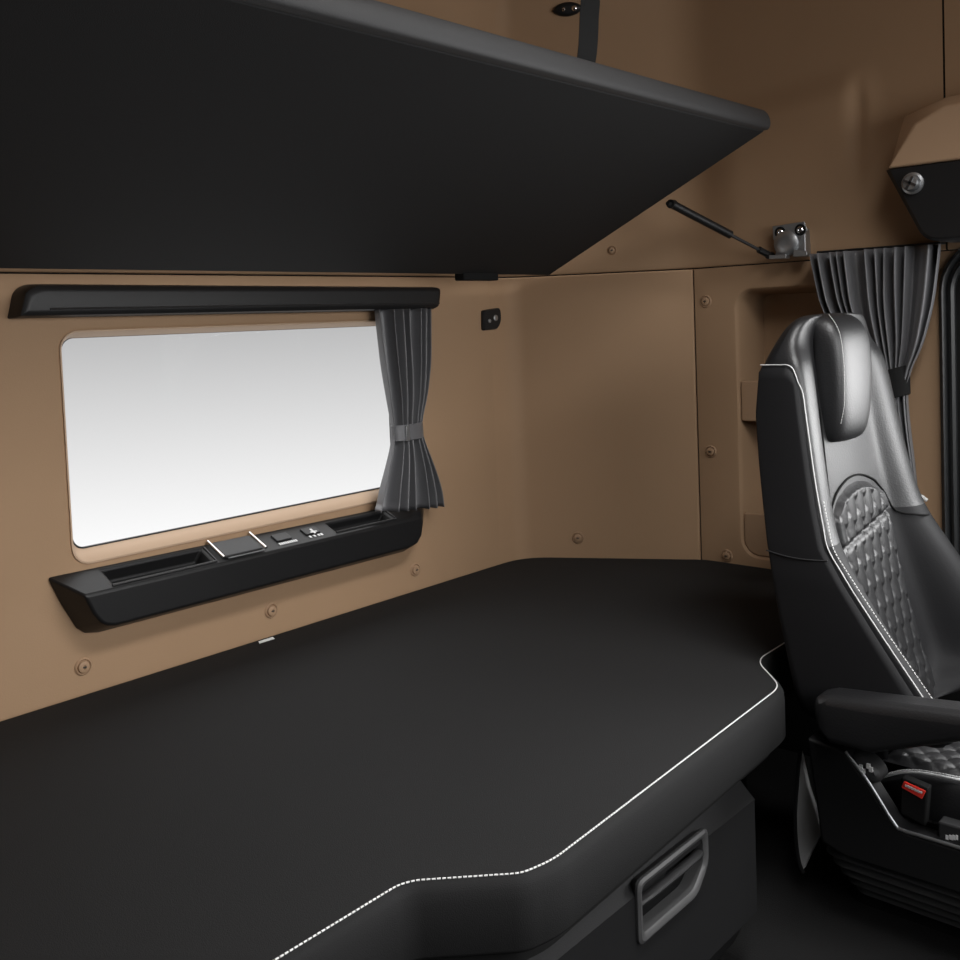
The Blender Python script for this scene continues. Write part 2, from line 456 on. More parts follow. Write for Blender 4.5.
fillhole(bm, [Lx[BX0][3], Lx[BX1][3], Lx[BX1][4], Lx[BX0][4]], [hv])
cx_, cz_ = (HX0+HX1)/2, (HZ0+HZ1)/2
hv2 = [bm.verts.new((cx_+(a-cx_)*.93, BY+.05, cz_+(b-cz_)*.85)) for a, b in hl]
for i in range(len(hv)): bm.faces.new((hv[i], hv[(i+1) % len(hv)], hv2[(i+1) % len(hv)], hv2[i]))
bm.faces.new(hv2)
obj('box_body', bm, BOXBLACK, sb, bevel=.006, segs=2)
hd = None
bm = bmesh.new()
def hloop(g, y): return [(cx_+(a-cx_)*(1+g/(HX1-HX0)*2), y, cz_+(b-cz_)*(1+g/(HZ1-HZ0)*2)) for a, b in hl]
lo = [hloop(.010, BY-.0005), hloop(.010, BY-.005), hloop(.006, BY-.008), hloop(.001, BY-.007), hloop(-.003, BY-.003), hloop(-.004, BY+.02), hloop(-.001, BY+.02)]
lo.append(lo[0]); rings(bm, lo, cap=False)
hd = obj('handle_frame', bm, RIB, sb)
hd['label'] = 'grey recessed handle frame'
bm = bmesh.new(); tube(bm, smoothpath([(HX0+.004, BY+.004, HZ1-.03), (HX0+.04, BY-.004, HZ1-.024), (HX1-.04, BY-.004, HZ1-.024), (HX1-.004, BY+.004, HZ1-.03)], 5), .0085, 10, flat=.7)
obj('grip_bar', bm, DARKGREY, hd)

# lower locker to the left of the box, further back
lk = thing('under_bunk_locker', 'black locker front set back under the bunk left of storage box', 'locker', (.3, -.85, FLOOR+.02))
bm = bmesh.new(); prism(bm, [(-.40, y, z) for y, z in ((-.752, FLOOR+.02), (-.93, FLOOR+.02), (-.93, .54), (-.905, .588), (-.752, .588))], (1.255, 0, 0)); obj('locker_body', bm, BLACK, lk, bevel=.006)
bm = bmesh.new(); prism(bm, [(a, -.931, b) for a, b in rrect(.35, .75, .32, .51, .02)], (0, -.006, 0)); obj('locker_door', bm, DARKGREY, lk, bevel=.002)

# white label at the rear edge of the bed
bm = bmesh.new()
p = at(267, 641, 2, MT+.002)
prism(bm, [(p.x-.020, p.y-.001, MT+.001), (p.x+.020, p.y-.001, MT+.001), (p.x+.019, p.y+.004, MT+.004), (p.x-.019, p.y+.004, MT+.004)], (0, .0012, .0006))
tag(obj('fabric_label', bm, PALE), 'small white label sticking up between mattress and rear wall', 'label')

# ------------------------------------------------------------------ folded upper bunk
RYZ, FYZ = Vector((-.165, 1.514)), Vector((-.825, 1.815))     # underside rear edge and front edge in (y, z)
BX = 2.15
bk = thing('upper_bunk', 'black upper bunk tilted up above the window with a padded front edge', 'bunk', (1.0, RYZ.x, RYZ.y))
dv = (FYZ-RYZ).normalized(); nv = Vector((dv.y, -dv.x)); nv = nv if nv.y > 0 else -nv
TH = .050
def bp(s, h): q = RYZ+dv*s+nv*h; return q.x, q.y
SL = (FYZ-RYZ).length
bm = bmesh.new()
sec = [bp(0, 0), bp(SL-.026, 0), bp(SL-.03, TH*.9), bp(0, TH*.9)]
prism(bm, [(-.44, y, z) for y, z in sec], (BX+.44, 0, 0)); obj('bunk_panel', bm, BUNKFAB, bk, bevel=.006)
bm = bmesh.new()
pts = []
for k in range(13):
    a_ = -math.pi/2+math.pi*k/12
    pts.append(bp(SL-.016+.016*math.cos(a_), TH/2-.003+(TH/2)*math.sin(a_)))
pts += [bp(SL-.075, TH-.002), bp(SL-.075, .002), bp(SL-.027, .001)]
bev = [(-.44, 1.), (BX-.012, 1.), (BX-.003, .93), (BX+.004, .75)]
cc = bp(SL-.055, TH/2)
rings(bm, [[(x_, cc[0]+(y-cc[0])*s_, cc[1]+(z-cc[1])*s_) for y, z in pts] for x_, s_ in bev])
o = obj('padded_edge', bm, ROLLFAB, bk, angle=40); o['label'] = 'dark grey padded front edge roll'
bm = bmesh.new(); y_, z_ = bp(-.004, -.004); box(bm, 1.80, 1.93, y_-.012, y_+.02, z_-.008, z_+.012)
obj('bunk_hinge', bm, MATTE, bk, bevel=.003)
# restraint strap from the bunk edge up to the ceiling
p0 = at(588, 54, 1, bp(SL-.03, TH)[0])
st = thing('restraint_strap', 'black webbing strap running from upper bunk edge to the ceiling', 'strap', p0)
bm = bmesh.new()
pth = smoothpath([(p0.x-.002, bp(SL-.03, TH)[0]+.03, bp(SL-.03, TH)[1]-.008), (p0.x, bp(SL-.03, TH)[0]+.006, bp(SL-.03, TH)[1]+.008), (p0.x+.002, p0.y-.004, p0.z+.06), (p0.x+.004, p0.y-.004, p0.z+.15), (p0.x+.0, p0.y+.03, CEIL-.005)], 8)
lo = []
for i, q in enumerate(pth):
    w = Vector((.0145, -.0105, 0)); t = (pth[min(i+1, len(pth)-1)]-pth[max(0, i-1)]).normalized(); nn = w.cross(t).normalized()*.0012
    lo.append([q-w-nn, q+w-nn, q+w+nn, q-w+nn])
rings(bm, lo); obj('webbing', bm, MATTE, st, smooth=False)
bm = bmesh.new(); box(bm, p0.x-.035, p0.x+.025, bp(SL-.03, TH)[0]-.0, bp(SL-.03, TH)[0]+.04, bp(SL-.03, TH)[1]-.006, bp(SL-.03, TH)[1]+.004); obj('strap_anchor', bm, MATTE, st, bevel=.002)

# gas strut and steel bracket
A = Vector((BX+.012, -.545, 1.668)); B = at(770, 256, 0, XS-.03)
gs = thing('gas_strut', 'thin black gas strut from upper bunk to the steel wall bracket', 'gas strut', B)
d_ = (B-A); 
bm = bmesh.new(); tube(bm, [A, A+d_*.02, A+d_*.58, A+d_*.59], .0105, 14); obj('cylinder', bm, BLACK, gs)
bm = bmesh.new(); tube(bm, [A+d_*.585, A+d_*.9], .0042, 10); o = obj('piston_rod', bm, DARKGREY, gs)
bm = bmesh.new(); tube(bm, [A+d_*.88, A+d_*.90, A+d_*.98, B], .0085, 10); lathe(bm, B+Vector((.0, 0, 0)), (1, 0, 0), [(.002, -.012), (.009, -.011), (.009, .011), (.004, .012), (.004, .03)], 12); obj('end_fitting', bm, BLACK, gs)
bm = bmesh.new(); lathe(bm, A+Vector((-.02, 0, 0)), (1, 0, 0), [(.005, 0), (.005, .012), (.011, .013), (.011, .030), (.002, .031)], 14); obj('ball_joint', bm, BLACK, gs)

bx = XS-.036
def B3(px, py, x=None): return at(px, py, 0, bx if x is None else x)
br = thing('wall_bracket', 'grey steel bracket with two screws on the trim above the curtain', 'bracket', B3(790, 258))
bm = bmesh.new()
ptsb = [B3(773, 227), B3(805, 222), B3(808, 231), B3(803, 238), B3(801, 246), B3(796, 250), B3(789, 253), B3(782, 256), B3(776, 256), B3(778, 248), B3(774, 240)]
prism(bm, ptsb, (-.004, 0, 0)); obj('plate', bm, STEEL, br, bevel=.0012)
c0 = B3(787, 244)
bm = bmesh.new(); lathe(bm, c0+Vector((-.002, 0, 0)), (-1, 0, 0), [(.034, 0), (.032, .005), (.024, .010), (.012, .012), (.001, .012)], 28); obj('boss', bm, STEEL, br)
bm = bmesh.new()
prism(bm, [B3(773, 256), B3(790, 255), B3(790, 259), B3(773, 260)], (-.022, 0, 0))
prism(bm, [B3(797, 250), B3(810, 252), B3(810, 257), B3(796, 257.5)], (-.018, 0, 0)); o = obj('foot_flange', bm, STEEL, br, bevel=.001)
bm = bmesh.new(); box(bm, bx-.001, XS-.002, ptsb[0].y-.085, ptsb[0].y-.01, ptsb[0].z-.075, ptsb[0].z-.012); obj('backing_block', bm, STEEL, br, bevel=.002)
for px, py in ((781, 233), (801, 230.5)):
    bm = bmesh.new(); c = B3(px, py); lathe(bm, c+Vector((-.003, 0, 0)), (-1, 0, 0), [(.0085, 0), (.0085, .003), (.006, .005), (.0035, .005), (.003, .003), (.0005, .003)], 14)
    o = obj('bracket_screw', bm, CHROME, br)
    bm = bmesh.new(); lathe(bm, c+Vector((-.004, 0, 0)), (-1, 0, 0), [(.0145, 0), (.0145, .0012), (.009, .0014)], 16); obj('washer', bm, MATTE, o)

# reading lamp near the ceiling
p, n = surf(wall_upper, 568, 10); n = facing(n, p)
rl = thing('reading_lamp', 'small black almond-shaped spotlight on the upper trim beside the strap', 'lamp', p)
s_ = n.cross(Vector((0, 0, 1))).normalized(); u_ = s_.cross(n).normalized()
u_ = u_ if u_.z > 0 else -u_
s_ = s_ if s_.dot(R) > 0 else -s_
al = [(.042*math.cos(t), .019*math.sin(t)*abs(math.sin(t))**.4) for t in [2*math.pi*k/28 for k in range(28)]]
bm = bmesh.new(); rings(bm, [[p+n*h+(s_*a+u_*b)*k for a, b in al] for h, k in ((-.01, 1.), (.006, 1.), (.012, .92), (.015, .75), (.016, .4))]); obj('housing', bm, BLACK, rl)
for dx, r_ in ((.020, .0075), (-.010, .005)):
    bm = bmesh.new(); lathe(bm, p+n*.0145+s_*dx, n, [(r_, 0), (r_, .004), (r_*.7, .006), (r_*.2, .0065)], 16); o = obj('lens', bm, CHROME, rl)
    o['label'] = 'bright metal lens'

# switch panel on the rear wall corner
p, n = surf(wall_rear, 490, 320)
if p is None: p, n = surf(wall_corner, 490, 320)
n = facing(n, p)
sw = thing('switch_plate', 'small black switch plate with two buttons right of the rear window', 'switch', p-Vector((0, 0, .02)))
ol = roundpoly([(-.038, -.030), (.024, -.028), (.040, -.004), (.038, .032), (-.036, .026)], [.008, .012, .012, .010, .008], 4)
X_ = n.cross(Vector((0, 0, 1))).normalized(); X_ = X_ if X_.dot(R) > 0 else -X_
Z_ = Vector((0, 0, 1))
bm = bmesh.new(); rings(bm, [[p+n*h+(X_*a+Z_*b)*k for a, b in ol] for h, k in ((-.002, 1), (.006, 1), (.010, .92), (.0102, .1))]); obj('plate', bm, BLACK, sw)
for a, b, r_ in ((-.014, -.004, .0055), (.012, .004, .0085)):
    bm = bmesh.new(); lathe(bm, p+n*.0095+X_*a+Z_*b, n, [(r_, 0), (r_, .003), (r_*.7, .0042), (.0006, .0042)], 16); o = obj('button', bm, STEEL, sw); o['label'] = 'metal button'

# ------------------------------------------------------------------ curtain track above the rear window
tr = thing('curtain_track', 'long black curtain track housing above the rear window', 'curtain track', (1.33, 0, 1.437))
ol = roundpoly([(.772, 1.437), (1.850, 1.433), (1.860, 1.492), (.806, 1.499), (.785, 1.487)], [.004, .02, .016, .02, .02], 5)
bm = bmesh.new(); c_ = Vector((1.33, 1.465))
def sc2(ol, dx, dz): return [(c_.x+(a-c_.x)*(1-dx/.56), c_.y+(b-c_.y)*(1-dz/.032)) for a, b in ol]
rings(bm, [[(a, y, b) for a, b in sc2(ol, i1, i2)] for y, i1, i2 in ((.0, 0, 0), (-.030, .002, .001), (-.042, .006, .004), (-.047, .014, .011), (-.0475, .02, .016))])
obj('housing', bm, BLACK, tr)
bm = bmesh.new(); tube(bm, [(.83, -.046, 1.452), (1.84, -.046, 1.449)], .004, 8, flat=.6); obj('track_rib', bm, DARKGREY, tr)

# pleated curtain builder
def drape(bm, table, npl, nx, nz, plane, amp0):
    """table rows: (z, centre, half width, pleat depth scale, out offset) along a wall; plane(a, out, z) -> point"""
    zs = [table[0][0]+(table[-1][0]-table[0][0])*j/(nz-1) for j in range(nz)]
    ph = [random.uniform(-.5, .5) for _ in range(npl+2)]
    def f(u, v):
        z = zs[int(round(v*(nz-1)))]
        c, h, k, off = [sum(q)/5 for q in zip(*[interp(min(max(z+d, table[0][0]), table[-1][0]), table) for d in (-.03, -.015, 0, .015, .03)])]
        t = u*2-1
        uw = u+.028*math.sin(2*math.pi*u*2.3+1)+.016*math.sin(2*math.pi*u*4.1)
        q = max(0, uw)*npl; i = int(min(q, npl-1))
        w = math.sin(2*math.pi*q+ph[i]*.4*(math.sin(math.pi*(q-i))))
        w = math.copysign(abs(w)**.8, w)
        wob = .25*noise.noise(Vector((u*7, z*5, 3.1)))
        a = c+h*(t+.05*noise.noise(Vector((u*9, z*3, 1))))
        return plane(a+h*.25/npl*math.cos(2*math.pi*q), off+amp0*k*(w+wob)+(1-t*t)*.010, z)
    grid(bm, nx, nz, f)
cur = thing('window_curtain', 'grey pleated curtain tied back at the right of the rear window', 'curtain', (1.72, -.04, .945), 'grey tied-back curtains')
tab = [(.938, 1.696, .112, 1.1, .052), (.985, 1.700, .102, 1.05, .05), (1.06, 1.708, .072, .8, .046), (1.118, 1.710, .047, .6, .042), (1.15, 1.710, .047, .55, .040),
       (1.21, 1.716, .063, .75, .040), (1.30, 1.718, .080, .9, .038), (1.437, 1.722, .092, .9, .032)]
bm = bmesh.new(); drape(bm, tab, 6, 170, 46, lambda a, o, z: Vector((a, -o, z + (.010*(1.72-a)/.1 if z < .96 else 0))), .019)
cl = obj('curtain_cloth', bm, CURTAIN, cur, angle=180)
md = cl.modifiers.new('solid', 'SOLIDIFY'); md.thickness = .0015
bm = bmesh.new(); lo = []
for z, g in ((1.112, 0), (1.114, .002), (1.150, .002), (1.152, 0)):
    lo.append([(1.712+(.050+g)*math.cos(t), -.043+(.021+g)*math.sin(t), z) for t in [2*math.pi*k/28 for k in range(28)]])
rings(bm, lo, cap=False); obj('tie_band', bm, CURTAIN, cur)
bm = bmesh.new(); box(bm, 1.686, 1.697, -.068, -.062, 1.112, 1.150); obj('tie_clip', bm, STEEL, cur, bevel=.001)

# side curtain in front of the far door pillar
cur2 = thing('door_curtain', 'dark grey pleated curtain gathered behind the seat headrest', 'curtain', (2.39, -.97, .96), 'grey tied-back curtains')
tab = [(.955, -1.022, .018, .5, .026), (1.02, -1.012, .024, .6, .028), (1.10, -.998, .030, .7, .030), (1.175, -.986, .036, .6, .030), (1.235, -.985, .040, .55, .030),
       (1.30, -.972, .088, .8, .034), (1.40, -.957, .130, 1., .036), (1.532, -.953, .152, 1.1, .036)]
bm = bmesh.new(); drape(bm, tab, 11, 230, 46, lambda a, o, z: Vector((XS-.022-o, -1.97-a if False else a, z)), .017)
cl = obj('curtain_cloth', bm, CURTAIN, cur2, angle=180)
md = cl.modifiers.new('solid', 'SOLIDIFY'); md.thickness = .0015
bm = bmesh.new(); lo = []
for z, g in ((1.178, 0), (1.180, .002), (1.246, .002), (1.248, 0)):
    lo.append([(XS-.052+(.026+g)*math.sin(t), -.985+(.042+g)*math.cos(t), z-.25*(.046+g)*math.cos(t)) for t in [2*math.pi*k/28 for k in range(28)]])
rings(bm, lo, cap=False); obj('tie_band', bm, MATTE, cur2)
bm = bmesh.new()
kx = XS-.085
for pts_ in ([(kx, -.985, 1.205), (kx-.012, -.9900, 1.215), (kx-.004, -.9918, 1.205), (kx-.010, -.9906, 1.188), (kx, -.99, 1.196)], [(kx, -.995, 1.20), (kx-.014, -.991, 1.19), (kx, -.992, 1.17), (kx+.004, -.991, 1.10)]):
    tube(bm, smoothpath(pts_, 5), .008, 8, .005)
obj('tie_knot', bm, MATTE, cur2)
bm = bmesh.new(); tube(bm, [at(899, 479, 0, XS-.05), at(922, 497, 0, XS-.05)], .004, 8, .0035); w_ = obj('pull_cord', bm, STEEL, cur2)
bm = bmesh.new(); tube(bm, [at(921, 496.5, 0, XS-.05), at(927, 501, 0, XS-.05)], .0045, 8, .0045); obj('cord_end', bm, PALE, w_)
bm = bmesh.new(); box(bm, XS-.05, XS-.009, -1.10, -.81, 1.533, 1.538)
tag(obj('curtain_rail', bm, BLACK, bevel=.002), 'short black rail carrying the curtain behind the seat', 'curtain rail')

# ------------------------------------------------------------------ storage tray below the rear window
ty = thing('storage_tray', 'long black storage tray with pockets mounted below the rear window', 'tray', (1.3, 0, .83))
YT = -.07
# outline at the wall (back) and at the front lip
backo = [(.813, .956), (.818, .942), (.836, .898), (.862, .846), (.878, .832), (.905, .826), (1.72, .822), (1.765, .834), (1.79, .862), (1.80, .915), (1.795, .945)]
bm = bmesh.new()
fronto = [(.852, .922), (.856, .912), (.868, .884), (.880, .866), (.892, .857), (.910, .852), (1.675, .850), (1.705, .856), (1.720, .872), (1.727, .902), (1.724, .919)]
topback = None
m_ = len(backo)
bo = [bm.verts.new((a, 0, b)) for a, b in backo]
fo = [bm.verts.new((a, YT, b)) for a, b in fronto]
for i in range(m_-1): bm.faces.new((bo[i], bo[i+1], fo[i+1], fo[i]))
bm.faces.new(fo)
bm.faces.new(bo[::-1])
# sloping top between (back edge) and (front lip), with pocket openings
TL, TR = Vector((.813, 0, .956)), Vector((1.795, 0, .945))
FL, FR = Vector((.852, YT, .922)), Vector((1.724, YT, .919))
def tp(x_, v):                       # point of the sloping top; v 0 back .. 1 front
    b0 = TL.lerp(TR, (x_-TL.x)/(TR.x-TL.x)); f0 = FL.lerp(FR, (x_-FL.x)/(FR.x-FL.x)); return b0.lerp(f0, v)
tn = (TR-TL).cross(FL-TL).normalized(); tn = tn if tn.z > 0 else -tn
def pocket(x0, x1, v0, v1, depth, floor_shrink=.9):
    c4 = [tp(x0, v0), tp(x1, v0), tp(x1, v1), tp(x0, v1)]
    vs = [bm.verts.new(q) for q in c4]; c = sum(c4, Vector())/4
    lo_ = [bm.verts.new(c+(q-c)*floor_shrink-tn*depth) for q in c4]
    for i in range(4): bm.faces.new((vs[i], vs[(i+1) % 4], lo_[(i+1) % 4], lo_[i]))
    bm.faces.new(lo_); return vs
pk1 = pocket(.915, 1.135, .2, .80, .030); pk2 = pocket(1.465, 1.645, .25, .74, .022)
fillhole(bm, [bo[0], fo[0], fo[-1], bo[-1]], [pk1, pk2])
obj('tray_body', bm, BLACK, ty, bevel=.005, segs=3)
for x0, x1, v0, v1 in ((.915, 1.135, .2, .80), (1.465, 1.645, .25, .74)):
    bm = bmesh.new(); tube(bm, [tp(x0-.004, v1+.06)+tn*.001, tp(x1+.004, v1+.06)+tn*.001, tp(x1+.006, v0-.02)+tn*.001], .0028, 6); obj('pocket_rim', bm, DARKGREY, ty)
# ashtray / cup insert with its bright side clips
bm = bmesh.new()
c4 = [tp(1.160, .12), tp(1.255, .12), tp(1.255, .84), tp(1.160, .84)]
prism(bm, [q+tn*.001 for q in c4], tn*.006); ash = obj('flip_lid', bm, DARKGREY, ty, bevel=.002)
for xa, xb in ((1.155, 1.155), (1.260, 1.260)):
    bm = bmesh.new(); tube(bm, [tp(xa, .04)+tn*.008, tp(xb, .88)+tn*.008], .0030, 8); o = obj('lid_clip', bm, CHROME, ash); o['label'] = 'bright metal clip'
bm = bmesh.new(); tube(bm, [tp(1.165, .90)+tn*.004, tp(1.255, .90)+tn*.004], .0016, 6); obj('lid_edge', bm, STEEL, ash)
# two socket panels with small printed marks
for x0, x1, rows in ((1.305, 1.345, 'label'), (1.385, 1.425, 'icons')):
    bm = bmesh.new(); c4 = [tp(x0, .28), tp(x1, .28), tp(x1, .62), tp(x0, .62)]; prism(bm, [q-tn*.0005 for q in c4], tn*.004)
    sk = obj('socket', bm, DARKGREY, ty, bevel=.001)
    bm = bmesh.new()
    if rows == 'label':
        for k in range(9):
            xx = x0-.002+k*.0055; q = [tp(xx, .70), tp(xx+.0042, .70), tp(xx+.0042, .80), tp(xx, .80)]; prism(bm, [a_+tn*.0005 for a_ in q], tn*.0008)
    else:
        for xx, v0, v1 in ((x0+.002, .68, .78), (x0+.014, .68, .78), (x0+.026, .68, .78), (x0+.034, .68, .78), (x0+.019, .40, .66), (x0+.013, .54, .60), (x0+.025, .54, .60)):
            q = [tp(xx, v0), tp(xx+.006, v0), tp(xx+.006, v1), tp(xx, v1)]; prism(bm, [a_+tn*.0036 for a_ in q] if v0 < .65 else [a_+tn*.0005 for a_ in q], tn*.0008)
    o = obj('printed_marks', bm, WHITE, sk, smooth=False); o['label'] = 'small pale printed marks'

# ------------------------------------------------------------------ overhead console by the far door
oc = thing('overhead_console', 'tan overhead console with black fascia and knob at the upper right', 'console', (XS-.06, -1.5, 1.55))
xo = XS-.10
def O(px, py): q = at(px, py, 0, xo); return (q.y, q.z)
o1, o2, o3 = O(889, 171), O(905, 116), O(945, 98)
zt = o3[1]+.012
bm = bmesh.new()
outl = [(o1[0], 1.706), (o2[0], o2[1]), (o3[0], o3[1]), (-2.5, zt+.03), (-2.5, 1.706)]
inl = [(o1[0]-.010, 1.706), (o2[0]-.034, o2[1]-.028), (o3[0]-.01, o3[1]-.026), (-2.48, zt), (-2.48, 1.706)]
rings(bm, [[(XS-.012, a, b) for a, b in outl], [(xo, a, b) for a, b in outl], [(xo-.035, a, b) for a, b in inl]])
obj('console_housing', bm, TANFAB, oc, bevel=.004)
f1, f2 = O(925, 236), O(937, 244)
bm = bmesh.new()
ol = roundpoly([(o1[0], 1.704), (f1[0]-.006, 1.535), (-2.5, 1.535), (-2.5, 1.704)], [0, .035, 0, 0], 6)
ol2 = roundpoly([(o1[0]-.012, 1.704), (f1[0]-.014, 1.541), (-2.49, 1.541), (-2.49, 1.704)], [0, .03, 0, 0], 6)
rings(bm, [[(XS-.013, a, b) for a, b in ol], [(xo-.02, a, b) for a, b in ol], [(xo-.03, a, b) for a, b in ol2]])
obj('console_fascia', bm, BLACK, oc, bevel=.002)
kc = at(913, 184, 0, xo-.03)
bm = bmesh.new(); lathe(bm, kc, (-1, 0, 0), [(.024, 0), (.024, .004), (.019, .006), (.018, .016), (.015, .020), (.004, .021)], 24); kn = obj('console_knob', bm, STEEL, oc); kn['label'] = 'metal cross-slotted knob'
bm = bmesh.new()
for a_ in (.5, .5+math.pi/2):
    v_ = Vector((0, math.cos(a_), math.sin(a_))); w_ = Vector((0, -math.sin(a_), math.cos(a_)))
    prism(bm, [kc+Vector((-.019, 0, 0))+v_*s1*.015+w_*s2*.0028 for s1, s2 in ((-1, -1), (1, -1), (1, 1), (-1, 1))], (-.004, 0, 0))
obj('knob_cross', bm, CHROME, kn, smooth=False)

# ------------------------------------------------------------------ driver seat
XC = 2.02
seat = thing('driver_seat', 'black leather suspension seat with quilted insert and armrest facing the front', 'seat', (XC, -1.25, FLOOR))
# z, half width, rear y, bolster front y, centre front y
T = [(.585, .19, -1.06, -1.18, -1.15), (.615, .21, -1.045, -1.25, -1.142), (.640, .262, -1.022, -1.315, -1.136), (.675, .27, -1.012, -1.292, -1.122), (.735, .27, -1.000, -1.250, -1.105), (.82, .27, -.984, -1.190, -1.082), (.90, .268, -.971, -1.134, -1.064),
     (.96, .262, -.961, -1.096, -1.052), (1.03, .252, -.950, -1.078, -1.042), (1.10, .243, -.940, -1.064, -1.030), (1.20, .232, -.930, -1.047, -1.018), (1.28, .224, -.936, -1.034, -1.010),
     (1.305, .218, -.944, -1.024, -1.006)]
def sect(z, hw, ry, by, cy):
    e = .013; bw = .085                                # edge rounding, bolster width
    half = [(-hw+.05, ry), (-hw+.012, ry-.006), (-hw, ry-.03), (-hw, (ry+by)/2), (-hw, by+e), (-hw+.006, by+.006), (-hw+e, by), (-hw+bw*.75, by+(cy-by)*.06), (-hw+bw*.75+.028, by+(cy-by)*.80), (-hw+bw*.75+.045, cy), (-.05, cy)]
    return [(XC+x_, y, z) for x_, y in half]+[(XC-x_, y, z) for x_, y in half[::-1]]
def zrow(z):
    return interp(z, T)
bm = bmesh.new()
lv = [sect(r_[0], *r_[1:]) for r_ in T]
# shoulders rising and narrowing into the integrated head section
for z, hw, ry, by, cy in ((1.328, .202, -.952, -1.010, -1.003), (1.356, .182, -.962, -1.010, -1.006), (1.378, .158, -.974, -1.014, -1.012), (1.388, .12, -.985, -1.015, -1.015)):
    rr_ = []
    for (x_, y, z_) in sect(z, max(hw, .16), ry, by, cy): rr_.append((XC+(x_-XC)*hw/max(hw, .16), y, z))
    lv.append(rr_)
rings(bm, lv)
bo_ = obj('backrest', bm, LEATHER, seat, sub=2)
bo_.data.materials.append(SIDELEATHER)              # lower bolsters get a duller black that puts their shade into the cover
for p_ in bo_.data.polygons:
    c_ = p_.center+ORG[seat.name]
    if (c_.z < .945 and abs(c_.x-XC) > .10) or c_.z < .665: p_.material_index = 1
# quilted insert of the backrest
def quilt(u, v):
    """staggered pointed leaves, each puffed up between deep joints"""
    best = 0.
    for k in (0, 1):
        fa = (u+.5*k) % 1.; fb = (v+.5*k) % 1.
        wd = math.sin(math.pi*fb)**.75*.56+1e-4
        e_ = abs(fa-.5)/wd*1.0
        best = max(best, max(0, 1-e_**2)**.5*min(1, math.sin(math.pi*fb)*1.6+.05))
    return best
bm = bmesh.new()
ZQ0, ZQ1 = .56, 1.046
def qf(u, v):
    t = u*2-1
    wv = .125+.02*v
    topz = ZQ1-.05*t*t-.03*max(0, abs(t)-.7)
    z = ZQ0+(topz-ZQ0)*v
    cyy = zrow(z)[3]
    edge = min(1, (1-abs(t))*9)*min(1, (1-v)*26)
    split = math.exp(-((z-.945-.02*t)/.006)**2)
    h = .003+.009*quilt((t*.5+.5)*6.5, z*11)*edge - .007*split
    return Vector((XC+wv*t, cyy+.004-(h if edge > 0 else 0)*edge-.006*edge, z))
grid(bm, 150, 260, qf)
o = obj('quilted_insert', bm, LEATHER, seat, angle=180); o['label'] = 'quilted leather centre panel'
# headrest pad
bm = bmesh.new(); lo = []
for z, hx, yf in ((1.128, .052, -1.036), (1.132, .064, -1.045), (1.147, .072, -1.057), (1.21, .078, -1.064), (1.27, .080, -1.066), (1.33, .080, -1.062), (1.362, .077, -1.052), (1.380, .068, -1.036), (1.388, .055, -1.016)):
    half = [(-hx-.012, -.985), (-hx-.010, yf+.03), (-hx-.004, yf+.010), (-hx+.012, yf), (-.02, yf-.003)]
    lo.append([(XC-.020+x_, y, z) for x_, y in half]+[(XC-.020-x_, y, z) for x_, y in half[::-1]])
rings(bm, lo); hr = obj('headrest_pad', bm, LEATHER, seat, sub=2)
bm = bmesh.new(); stitches(bm, smoothpath([(XC-.020-hx-.004+.006, yf+.002, z) for z, hx, yf in ((1.172, .074, -1.055), (1.21, .078, -1.064), (1.27, .080, -1.066), (1.33, .080, -1.062), (1.362, .077, -1.052), (1.386, .062, -1.03))], 6), .006, .0042, .0006)
obj('headrest_stitching', bm, THREAD, hr, smooth=False)
# side cover: the dull panel on the inner flank, and its white piping
def flank(z, f, out=.009):                 # f: 0 rear .. 1 front along the side
    hw, ry, by, cy = zrow(z); return Vector((XC-hw-out, (ry-.012)+(by+.007-(ry-.012))*f, z))
bm = bmesh.new()
def ff(u, v):
    z = .56+(1.292-.56)*v
    z2 = z-.026*max(0, (u-.7)/.3)**2*sstep(.78, 1., v)
    q = flank(z2, .02+u*.95); q.x -= .004*math.sin(math.pi*min(1, max(0, u)))**.5
    if u < .01 or u > .99 or v < .005 or v > .995: q.x += .008
    return q
grid(bm, 26, 60, ff); obj('side_cover', bm, SIDELEATHER, seat, angle=180)
bm = bmesh.new()
pth = [flank(1.294, f, .009) for f in (.02, .3, .6, .8)]+[flank(1.286, .93, .006)]+[flank(1.262, 1., .006)]
for z in (1.24, 1.2, 1.15, 1.1, 1.05, 1.0, .96, .92, .88, .84, .80, .76, .735, .70, .66): pth.append(flank(z, 1.03, -.002))
sp_ = smoothpath(pth, 5)
tube(bm, sp_, .0011, 6); o = obj('side_piping', bm, WHITE, seat); o['label'] = 'white piping'
bm = bmesh.new()
stitches(bm, smoothpath([flank(z, 1.07, -.010)+Vector((0, -.002, 0)) for z in (1.04, 1.0, .96, .92, .84, .76, .70, .66)], 6), .0065, .0045, .0010)
obj('side_stitching', bm, THREAD, seat, smooth=False)
bm = bmesh.new(); tube(bm, smoothpath([flank(.945, .03, .012), flank(.940, .3, .0145), flank(.938, .6, .0145), flank(.940, .97, .0105)], 6), .0012, 6); obj('cross_seam', bm, DARKGREY, seat)
